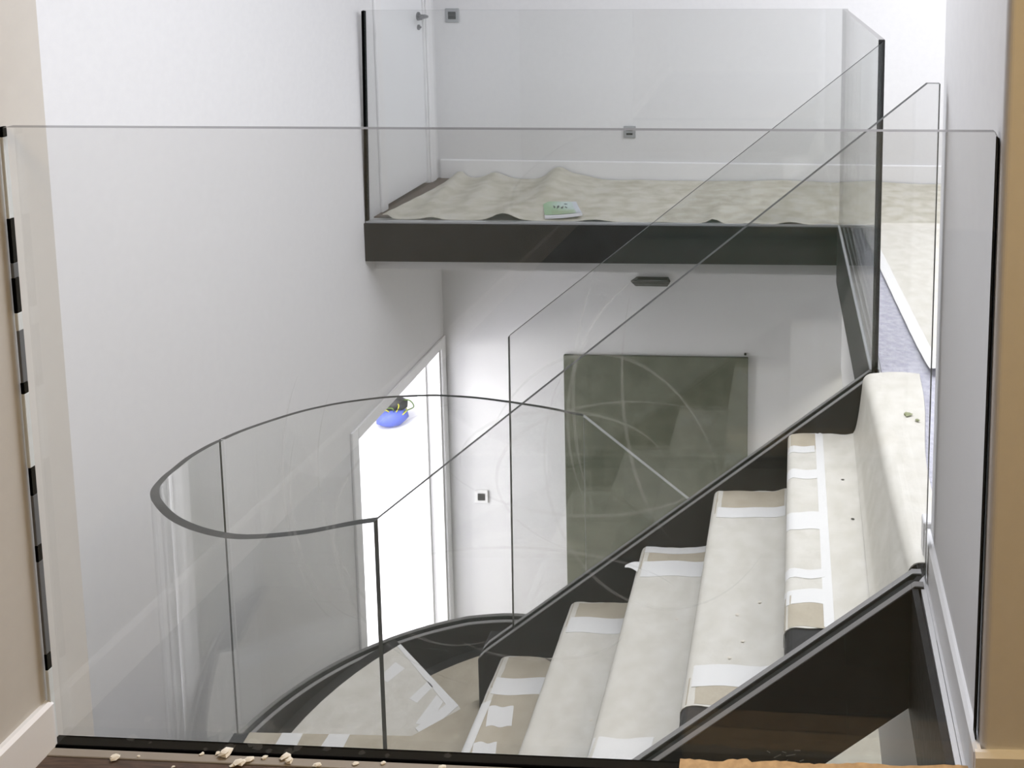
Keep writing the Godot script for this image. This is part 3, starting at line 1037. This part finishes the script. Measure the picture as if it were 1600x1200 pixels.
func build_papers():
	var names := ["", "craft paper cover on the highest step with one long and several short tapes", "craft paper cover on the second highest step taped across both ends", "craft paper cover on the third step down with a tape tongue sticking out", "craft paper cover on the fourth step down with one tape across its far end", "craft paper cover on the lowest straight step with tape along its left edge"]
	var z0 := ZF + 0.032
	var z1s := [0.0, -0.585, -0.585, -0.57, -0.54, -0.53]
	var ts := [null]
	for k in range(1, 6):
		ts.append(paper_tread(k, nose_x(k), -RISE * k, 1.0, z0, z1s[k], names[k], "paper covers on the upper flight"))
	var T := func(k: int, xa: float, xb: float, za: float, zb: float, sk := 0.0): tape(ts[k], k, nose_x(k), -RISE * k, z0, z1s[k], xa, xb, za, zb, sk)
	for q in [[1, -1.494, -1.40, 0.1], [1, -0.70, -0.588, 0.1], [2, -1.494, -1.37, 0.235], [2, -0.67, -0.588, 0.235], [3, -1.494, -1.38, 0.235], [4, -1.494, -1.38, 0.235], [5, -1.494, -1.36, 0.235], [5, -1.345, -1.02, 0.235]]:
		tape(ts[q[0]], q[0], nose_x(q[0]), -RISE * q[0], z0, z1s[q[0]], -0.022, q[3], q[1], q[2], 0.0, "paper_tan_tint", "end_strip", 0.0007)
	T.call(1, 0.088, 0.113, -1.495, -0.587, -0.02)
	T.call(1, 0.0, 0.085, -1.415, -1.375)
	T.call(1, -0.01, 0.09, -1.275, -1.225)
	T.call(1, 0.0, 0.10, -1.05, -0.97)
	T.call(1, 0.0, 0.10, -0.80, -0.765)
	T.call(1, -0.01, 0.11, -0.72, -0.67, 0.02)
	T.call(2, -0.01, 0.24, -1.40, -1.345)
	T.call(2, -0.01, 0.24, -0.715, -0.645)
	T.call(3, -0.02, 0.24, -1.494, -1.462)
	T.call(3, -0.01, 0.24, -1.42, -1.345)
	T.call(3, -0.01, 0.16, -0.715, -0.645, 0.02)
	T.call(4, -0.01, 0.24, -1.42, -1.35)
	T.call(5, -0.01, 0.24, -1.40, -1.33)
	T.call(5, 0.0, 0.03, -1.30, -1.03)
	T.call(5, 0.03, 0.11, -1.28, -1.20, -0.06)
	T.call(5, 0.03, 0.10, -1.14, -1.08, -0.05)
	T.call(5, 0.03, 0.085, -1.06, -1.03)
	# a loose tongue of tape at the third step
	var st := S()
	sheet(st, 6, 3, func(u: float, v: float): return Vector3(nose_x(3) + 0.005 - 0.045 * u, -RISE * 3 + 0.004 + 0.006 * sin(u * 3.0), -1.39 + (v - 0.5) * 0.05 * (1.0 - u * 0.8)), Vector3(0, -0.001, 0))
	put(st, "tape_tongue", "masking_tape", ts[3])
	# dark tear on the lowest straight cover
	strip(ts[5], -RISE * 5 + 0.006, [Vector2(-0.40, -1.487), Vector2(-0.365, -1.48), Vector2(-0.345, -1.462), Vector2(-0.37, -1.468)], "chip_grey", "tear")
	# turning steps
	var y6 := -RISE * 6 + 0.004
	var y7 := -RISE * 7 + 0.004
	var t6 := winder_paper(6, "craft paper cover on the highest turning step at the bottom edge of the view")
	strip(t6, y6, [Vector2(-1.27, -1.385), Vector2(-1.20, -1.385), Vector2(-1.18, -1.2), Vector2(-1.26, -1.2)])
	strip(t6, y6, [Vector2(-1.11, -1.385), Vector2(-1.04, -1.385), Vector2(-1.03, -1.2), Vector2(-1.12, -1.2)])
	var t7 := winder_paper(7, "craft paper cover with a white taped edge on the middle turning step")
	var a := polar(0.9, 131.2)
	var b := polar(0.43, 131.2)
	var dn := (b - a).normalized()
	var nn := Vector2(dn.y, -dn.x)
	if nn.dot(Vector2(-1.0, 0.6)) < 0.0:
		nn = -nn
	strip(t7, y7, [a, b, b + nn * 0.03, a + nn * 0.014])
	strip(t7, y7 + 0.0013, [b, b - dn * 0.045, b - dn * 0.02 + nn * 0.16, b + dn * 0.035 + nn * 0.16])
	strip(t7, y7, [a + dn * 0.27 + nn * 0.02, a + dn * 0.31 + nn * 0.02, a + dn * 0.34 + nn * 0.10, a + dn * 0.30 + nn * 0.11])
	strip(t7, y7, [a + dn * 0.36 + nn * 0.03, a + dn * 0.41 + nn * 0.03, a + dn * 0.47 + nn * 0.12, a + dn * 0.43 + nn * 0.15])
	strip(t7, y7, [a + dn * 0.08 + nn * 0.06, a + dn * 0.14 + nn * 0.05, a + dn * 0.16 + nn * 0.13, a + dn * 0.11 + nn * 0.14])
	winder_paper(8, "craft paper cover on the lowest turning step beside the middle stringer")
	# lower flight
	for k in range(9, 15):
		paper_tread(k, CX + 0.2475 * (k - 8), -RISE * k, -1.0, ZF - 0.112, ZO + 0.034, ["first", "second", "third", "fourth", "fifth", "sixth"][k - 9] + " covered step of the lower flight counted down from the turn", "paper covers on the lower flight")
	# the paper rolled over the top edge of the stair
	var roll := thing("paper_cover", Vector3(0.74, 0, -1.0), "curled craft paper rolled over the landing edge at the top step", "paper")
	st = S()
	sheet(st, 30, 30, func(u: float, v: float):
		var z := lerpf(-1.492, -0.517, v)
		var r := 0.03
		var nx := 0.676 + 0.034 * v + 0.003 * sin(v * 7.0)
		var wid := lerpf(0.158, 0.055, pow(v, 0.85)) + 0.006 * sin(v * 9.0)
		var up := 0.178
		var tot := up + r * PI / 2 + wid
		var d: float = u * tot
		var p: Vector2
		if d < up:
			var foot := lerpf(0.648, 0.64, v)
			var q := d / up
			p = Vector2(lerpf(foot, nx, pow(q, 0.55)) - 0.012 * v * sin(q * PI), -r - up + d)
		elif d < up + r * PI / 2:
			var an := (d - up) / r
			p = Vector2(nx + r - r * cos(an), -r + r * sin(an))
		else:
			var q := d - up - r * PI / 2
			p = Vector2(nx + r + q, 0.005 * sin(q / wid * 3.0) * (1.0 - v) - 0.012 * v * pow(q / wid, 2.0))
		return Vector3(p.x, p.y + 0.012 + 0.004 * v + 0.002 * wob(p.x, z, 5.0), z), Vector3(0.0012, -0.0025, 0))
	put(st, "sheet", "craft_paper", roll)
	# fleece on the right landing
	var fz := thing("fleece_mat", Vector3(1.0, 0, -1.8), "pale lavender grey protective fleece on the floor right of the stair", "floor mat")
	st = S()
	sheet(st, 24, 60, func(u: float, v: float):
		var x := lerpf(0.742, 3.2, u * u)
		var z := lerpf(-3.2, -0.56, v)
		return Vector3(x, 0.001 + 0.0016 * (wob(x * 1.5, z * 2.0, 2.0) + 1.0), z), Vector3(0, -0.005, 0))
	put(st, "sheet", "fleece", fz)
	# wide brown paper on the rear landing
	var bp := thing("paper_sheet", Vector3(-0.3, 0, -3.7), "wide wavy brown paper sheet covering the rear landing floor", "paper")
	st = S()
	sheet(st, 150, 30, func(u: float, v: float):
		var z := lerpf(-4.165, -3.245, v)
		var x := lerpf(-1.715, 2.6, u) + 0.03 * (1.0 - v) * (1.0 - u)
		var h := 0.004
		var bk := 1.0 - v
		for g in [[-1.64, 0.045, 0.04], [-1.42, 0.038, 0.07], [-1.03, 0.072, 0.075], [-0.9, 0.03, 0.1], [0.35, 0.012, 0.2], [0.9, 0.012, 0.15]]:
			h += g[1] * exp(-pow((x - g[0] - 0.1 * v) / g[2], 2.0)) * pow(bk, 0.7)
		for g in [[-1.70, 0.03, 0.03], [-1.46, 0.012, 0.05], [-1.08, 0.042, 0.07], [-0.6, 0.012, 0.08], [0.02, 0.026, 0.035], [-0.25, 0.006, 0.1], [0.42, 0.012, 0.06], [0.22, 0.006, 0.06]]:
			h += g[1] * exp(-pow((x - g[0]) / g[2], 2.0)) * v * v
		h += 0.002 * (wob(x, z, 1.0) + 1.0)
		return Vector3(x, h, z), Vector3(0, -0.0025, 0))
	put(st, "sheet", "brown_paper", bp)
	# second sheet running forward on the right landing, its left edge taped
	var rp := thing("paper_sheet", Vector3(1.2, 0, -2.4), "paper sheet with a white taped left edge on the right landing floor", "paper")
	var rx := func(z: float) -> float: return lerpf(0.775, 0.895, (z + 3.28) / 1.76)
	st = S()
	sheet(st, 20, 40, func(u: float, v: float):
		var z := lerpf(-3.28, -1.52, v)
		var x0: float = rx.call(z) + 0.02
		return Vector3(lerpf(x0, 2.6, u), 0.009 + 0.02 * pow(v, 12.0) + 0.002 * (wob(u * 2.0, z, 6.0) + 1.0), z), Vector3(0, -0.0035, 0))
	put(st, "sheet", "craft_paper", rp)
	st = S()
	sheet(st, 4, 40, func(u: float, v: float):
		var z := lerpf(-3.28, -1.49, v)
		var x0: float = rx.call(z)
		return Vector3(x0 + 0.046 * u, 0.0125 + 0.02 * pow(v, 12.0) + 0.002 * (wob(u * 0.06, z, 6.0) + 1.0), z), Vector3(0, -0.0025, 0))
	put(st, "tape", "masking_tape", rp)
	# booklet lying on the brown paper
	var bk := thing("booklet", Vector3(-0.8, 0.012, -3.38), "small pale green booklet lying on the brown paper at the rear glass", "booklet")
	var corners := [Vector3(-0.95, 0.034, -3.53), Vector3(-0.765, 0.034, -3.53), Vector3(-0.67, 0.030, -3.265), Vector3(-0.865, 0.028, -3.255)]
	var bil := func(u: float, v: float, h: float) -> Vector3:
		var p: Vector3 = corners[0].lerp(corners[1], u).lerp(corners[3].lerp(corners[2], u), v)
		return p + Vector3(0, h + 0.016 * u * u * v * v, 0)
	st = S()
	sheet(st, 10, 8, func(u: float, v: float): return bil.call(u, v, -0.002), Vector3(0, -0.012, 0))
	put(st, "pages", "page_white", bk)
	var img := Image.create(128, 128, false, Image.FORMAT_RGB8)
	for yy in 128:
		for xx in 128:
			var u := xx / 127.0
			var v := yy / 127.0
			var c := Color(0.62, 0.76, 0.6).lerp(Color(0.80, 0.88, 0.86), smoothstep(0.1, 0.75, u + 0.15 * sin(v * 7.0)))
			if v > 0.6 and u > 0.2 and u < 0.9:
				c = c.lerp(Color(0.62, 0.71, 0.55), 0.8 * smoothstep(0.6, 0.75, v) * (1.0 - smoothstep(0.75, 0.95, u)))
			if u > 0.86:
				c = Color(0.84, 0.87, 0.91)
			var dd := absf(v - 0.45 - 0.05 * sin(u * 40.0))
			if u > 0.28 and u < 0.72 and dd < 0.10 - 0.12 * (u - 0.28) and sin(u * 55.0 + v * 9.0) > -0.3:
				c = Color(0.2, 0.24, 0.25)
			if (u - 0.66) * (u - 0.66) + (v - 0.2) * (v - 0.2) < 0.003:
				c = Color(0.4, 0.5, 0.52)
			if v > 0.70 and v < 0.74 and u > 0.4 and u < 0.72 and sin(u * 160.0) > -0.2:
				c = Color(0.86, 0.9, 0.84)
			img.set_pixel(xx, yy, c)
	var cm := mat("booklet_cover", Color.WHITE, 0.35)
	cm.albedo_texture = ImageTexture.create_from_image(img)
	st = S()
	st.set_smooth_group(1)
	for i in 8:
		for j in 6:
			var uv := [Vector2(i, j), Vector2(i + 1, j), Vector2(i + 1, j + 1), Vector2(i, j + 1)]
			for q in [[0, 1, 2], [0, 2, 3]]:
				var o: Array = q.duplicate()
				for w in o:
					var p: Vector2 = uv[w] / Vector2(8, 6)
					st.set_uv(p)
					st.add_vertex(bil.call(p.x, p.y * 0.92, 0.0005))
	put(st, "cover", "booklet_cover", bk)
	# cardboard at the lower right
	var cd := thing("cardboard_stack", Vector3(0.5, 0, 0.1), "small stack of torn brown cardboard sheets on the front floor at lower right", "cardboard")
	var r2 := RandomNumberGenerator.new()
	r2.seed = 3
	for k in 5:
		var edge := PackedVector2Array()
		for i in 61:
			var u := i / 60.0
			var notch := 0.006 if u > 0.15 and u < 0.24 and k > 2 else 0.0
			edge.append(Vector2(lerpf(0.264 + 0.004 * (4 - k), 0.745, u), 0.047 + 0.002 * sin(u * 21.0 + k) + r2.randf_range(-0.0012, 0.0012) - notch))
		edge.append(Vector2(0.745, 0.10 - 0.004 * k))
		for i in 12:
			edge.append(Vector2(0.262 + r2.randf_range(-0.004, 0.004), lerpf(0.10 - 0.004 * k, 0.06, i / 11.0)))
		st = S()
		prism(st, edge, Vector3.ZERO, Vector3.RIGHT, Vector3.BACK, Vector3.UP, 0.001 + 0.0081 * k, 0.0088 + 0.0081 * k)
		put(st, "sheet", "cardboard", cd)

# ================================================================= fittings
func plate(n: String, at: Vector3, w: float, frame: String, keys: int, label: String, cat: String):
	var t := thing(n, at, label, cat)
	var st := S()
	box(st, at + Vector3(-w / 2, -w / 2, 0), at + Vector3(w / 2, w / 2, 0.011), 0.003)
	put(st, "frame", frame, t)
	var k := w * 0.27
	var h := 2.0 * k / keys
	for i in keys:
		st = S()
		var y0 := -k + h * i + 0.0003
		box(st, at + Vector3(-k, y0, 0.008), at + Vector3(k, y0 + h - 0.0006, 0.0145), 0.0006)
		put(st, "rocker" if cat == "light switch" else "socket", "black_plastic", t)

func build_fittings():
	plate("light_switch", Vector3(-1.668, 1.015, ZW), 0.085, "silver_plastic", 2, "silver framed black light switch beside the upper door frame", "light switch")
	plate("light_switch", Vector3(-1.57, -2.108, ZW), 0.085, "white_plastic", 2, "white framed black light switch beside the lower doorway", "light switch")
	var at := Vector3(-0.586, 0.305, ZW)
	var t := thing("wall_socket", at, "grey wall socket low on the back wall of the rear landing", "socket")
	var st := S()
	box(st, at + Vector3(-0.037, -0.037, 0), at + Vector3(0.037, 0.037, 0.012), 0.003)
	put(st, "frame", "silver_plastic", t)
	for s in [-0.012, 0.014]:
		st = S()
		box(st, at + Vector3(-0.02, s - 0.006, 0.01), at + Vector3(0.02, s + 0.006, 0.014), 0.001)
		put(st, "socket", "black_plastic", t)
	# wedge shaped wall lamp under the landing
	at = Vector3(-0.45, -0.62, ZW)
	t = thing("wall_lamp", at, "small dark wedge shaped wall lamp under the rear landing", "wall lamp")
	st = S()
	var v := [Vector3(-0.10, 0, 0.0), Vector3(0.10, 0, 0), Vector3(0.125, 0, 0.085), Vector3(-0.125, 0, 0.085), Vector3(-0.1, -0.045, 0.0), Vector3(0.1, -0.045, 0), Vector3(0.1, -0.045, 0.05), Vector3(-0.1, -0.045, 0.05)]
	for i in 8:
		v[i] += at
	quad(st, v[4], v[5], v[6], v[7], Vector3.DOWN)
	quad(st, v[3], v[2], v[6], v[7], Vector3.BACK)
	quad(st, v[0], v[3], v[7], v[4], Vector3.LEFT)
	quad(st, v[1], v[2], v[6], v[5], Vector3.RIGHT)
	quad(st, v[0], v[1], v[5], v[4], Vector3.FORWARD)
	# rim and hollow top
	var q := [Vector3(-0.094, 0, 0.008), Vector3(0.094, 0, 0.008), Vector3(0.117, 0, 0.077), Vector3(-0.117, 0, 0.077)]
	for i in 4:
		var j := (i + 1) % 4
		quad(st, v[i], v[j], q[j] + at, q[i] + at, Vector3.UP)
		quad(st, q[i] + at, q[j] + at, q[j] + at + Vector3(0, -0.018, 0), q[i] + at + Vector3(0, -0.018, 0), at + Vector3(0, 0, 0.04) - (q[i] + at))
	put(st, "housing", "lamp_metal", t)
	st = S()
	var dn := Vector3(0, -0.018, 0) + at
	quad(st, q[0] + dn, q[1] + dn, q[2] + dn, q[3] + dn, Vector3.UP)
	put(st, "diffuser", "silver_plastic", t)
	# flat dark rectangle on the back wall of the lower hall
	t = thing("wall_rectangle", Vector3(-0.43, LOW, ZW), "large flat dark grey green rectangle against the lower back wall", "panel")
	st = S()
	box(st, Vector3(-1.018, LOW, ZW), Vector3(0.155, -1.137, ZW + 0.02), 0.002)
	put(st, "board", "grey_green", t)
	st = S()
	lathe(st, Vector3(0.137, -1.118, ZW), Vector3.BACK, [Vector2(0.0, 0.0), Vector2(0.008, 0.0), Vector2(0.008, 0.006), Vector2(0.0, 0.008)], 10)
	solo(st, "wall_plug", "black_plastic", Vector3(0.137, -1.118, ZW), "tiny black wall plug above the right end of the dark rectangle", "plug")
	# blue bundle with cables in the bright side room
	at = Vector3(-3.42, LOW, -6.98)
	t = thing("cable_bundle", at, "blue bag with yellow and green cables on the floor beyond the lower doorway", "bag")
	st = S()
	st.set_smooth_group(1)
	blob(st, at, Vector3(0.16, 0.09, 0.13), 5, 14, 0.12)
	put(st, "bag", "blue_bag", t)
	st = S()
	st.set_smooth_group(1)
	blob(st, at + Vector3(0.03, 0.12, -0.03), Vector3(0.11, 0.075, 0.09), 6, 12, 0.15)
	put(st, "dark_bag", "dark_bag", t)
	for k in 5:
		st = S()
		var pts := []
		var c := at + Vector3(-0.05 + 0.045 * k, 0.14 + 0.03 * (k % 3), 0.05 - 0.02 * k)
		for i in 17:
			var a := TAU * i / 16.0
			pts.append(c + Vector3(cos(a) * 0.06, sin(a) * 0.045 + 0.02 * sin(2.0 * a + k), 0.05 * sin(a + k)))
		tube(st, pts, 0.0055, 7)
		put(st, "cable", "yellow_cable" if k % 3 != 1 else "green_cable", t)

# ================================================================= debris
func build_debris():
	var big := {5: "largest white plaster crumb at the glass base, left of centre", 0: "lone white plaster crumb on the planks nearest the left wall"}
	var spots := [[-0.71, 0.026, 9, 6], [-0.673, 0.021, 3, 2], [-0.567, 0.014, 4, 3], [-0.541, 0.012, 5, 4], [-0.527, 0.016, 13, 10], [-0.491, 0.031, 9, 7], [-0.479, 0.024, 7, 6], [-0.455, 0.019, 5, 4], [-0.42, 0.018, 9, 6], [-0.409, 0.026, 8, 7], [-0.357, 0.031, 7, 4], [-0.294, 0.027, 5, 4], [-0.247, 0.025, 4, 4], [-0.143, 0.032, 6, 5], [-0.50, 0.036, 5, 4], [-0.60, 0.040, 3, 2], [-0.33, 0.04, 3, 2]]
	var ords := ["first", "second", "third", "fourth", "fifth", "sixth", "seventh", "eighth", "ninth", "tenth", "eleventh", "twelfth", "thirteenth", "fourteenth", "fifteenth", "sixteenth", "seventeenth"]
	spots.sort_custom(func(a, b): return a[0] < b[0])
	for i in spots.size():
		var s: Array = spots[i]
		var st := S()
		var at := Vector3(s[0], 0.0005, s[1])
		blob(st, at, Vector3(s[2], s[3] * 0.5, s[2] * 0.75) * 0.001, 100 + i, 7, 0.4)
		if big.has(i):
			solo(st, "plaster_crumb", "plaster", at, big[i], "crumb")
		else:
			solo(st, "plaster_crumb", "plaster", at, ords[i] + " white plaster crumb from the left along the glass base", "crumb", "plaster crumbs along the glass base")
	# flakes on the stair papers
	var fl := [[Vector3(0.79, 0.016, -1.20), Vector3(0.013, 0.004, 0.011), "chip_green", "greenish paint flake on the curled paper at the top step"], [Vector3(0.815, 0.016, -1.17), Vector3(0.007, 0.003, 0.006), "chip_green", "tiny green flake beside the larger flake on the curled paper"]]
	for i in fl.size():
		var st := S()
		blob(st, fl[i][0], fl[i][1], 200 + i, 7, 0.5)
		solo(st, "paint_flake", fl[i][2], fl[i][0], fl[i][3], "flake")
	var sp := [[0.60, 1, -1.22], [0.62, 1, -1.02], [0.645, 1, -0.99], [0.36, 2, -0.95], [0.32, 2, -0.80], [0.29, 2, -0.74], [0.10, 3, -1.15], [-0.13, 4, -1.0], [0.30, 2, -0.90]]
	for i in sp.size():
		var st := S()
		var at := Vector3(sp[i][0], -RISE * sp[i][1] + 0.0042, sp[i][2])
		blob(st, at, Vector3(0.005, 0.0009, 0.004), 300 + i, 6, 0.5)
		solo(st, "paint_speck", "chip_grey" if i in [0, 1] else "plaster", at, ["dark speck on the highest covered step, nearer the far end", "dark speck on the middle of the highest covered step", "pale speck beside the dark one on the highest covered step", "uppermost of the pale specks on the second covered step from the top", "lower pale speck of the pair on the second covered step from the top", "pale speck nearest the near end on the second covered step", "pale speck on the third covered step from the top", "pale speck on the fourth covered step from the top", "pale speck between the pair on the second covered step"][i], "speck", "specks on the step papers")
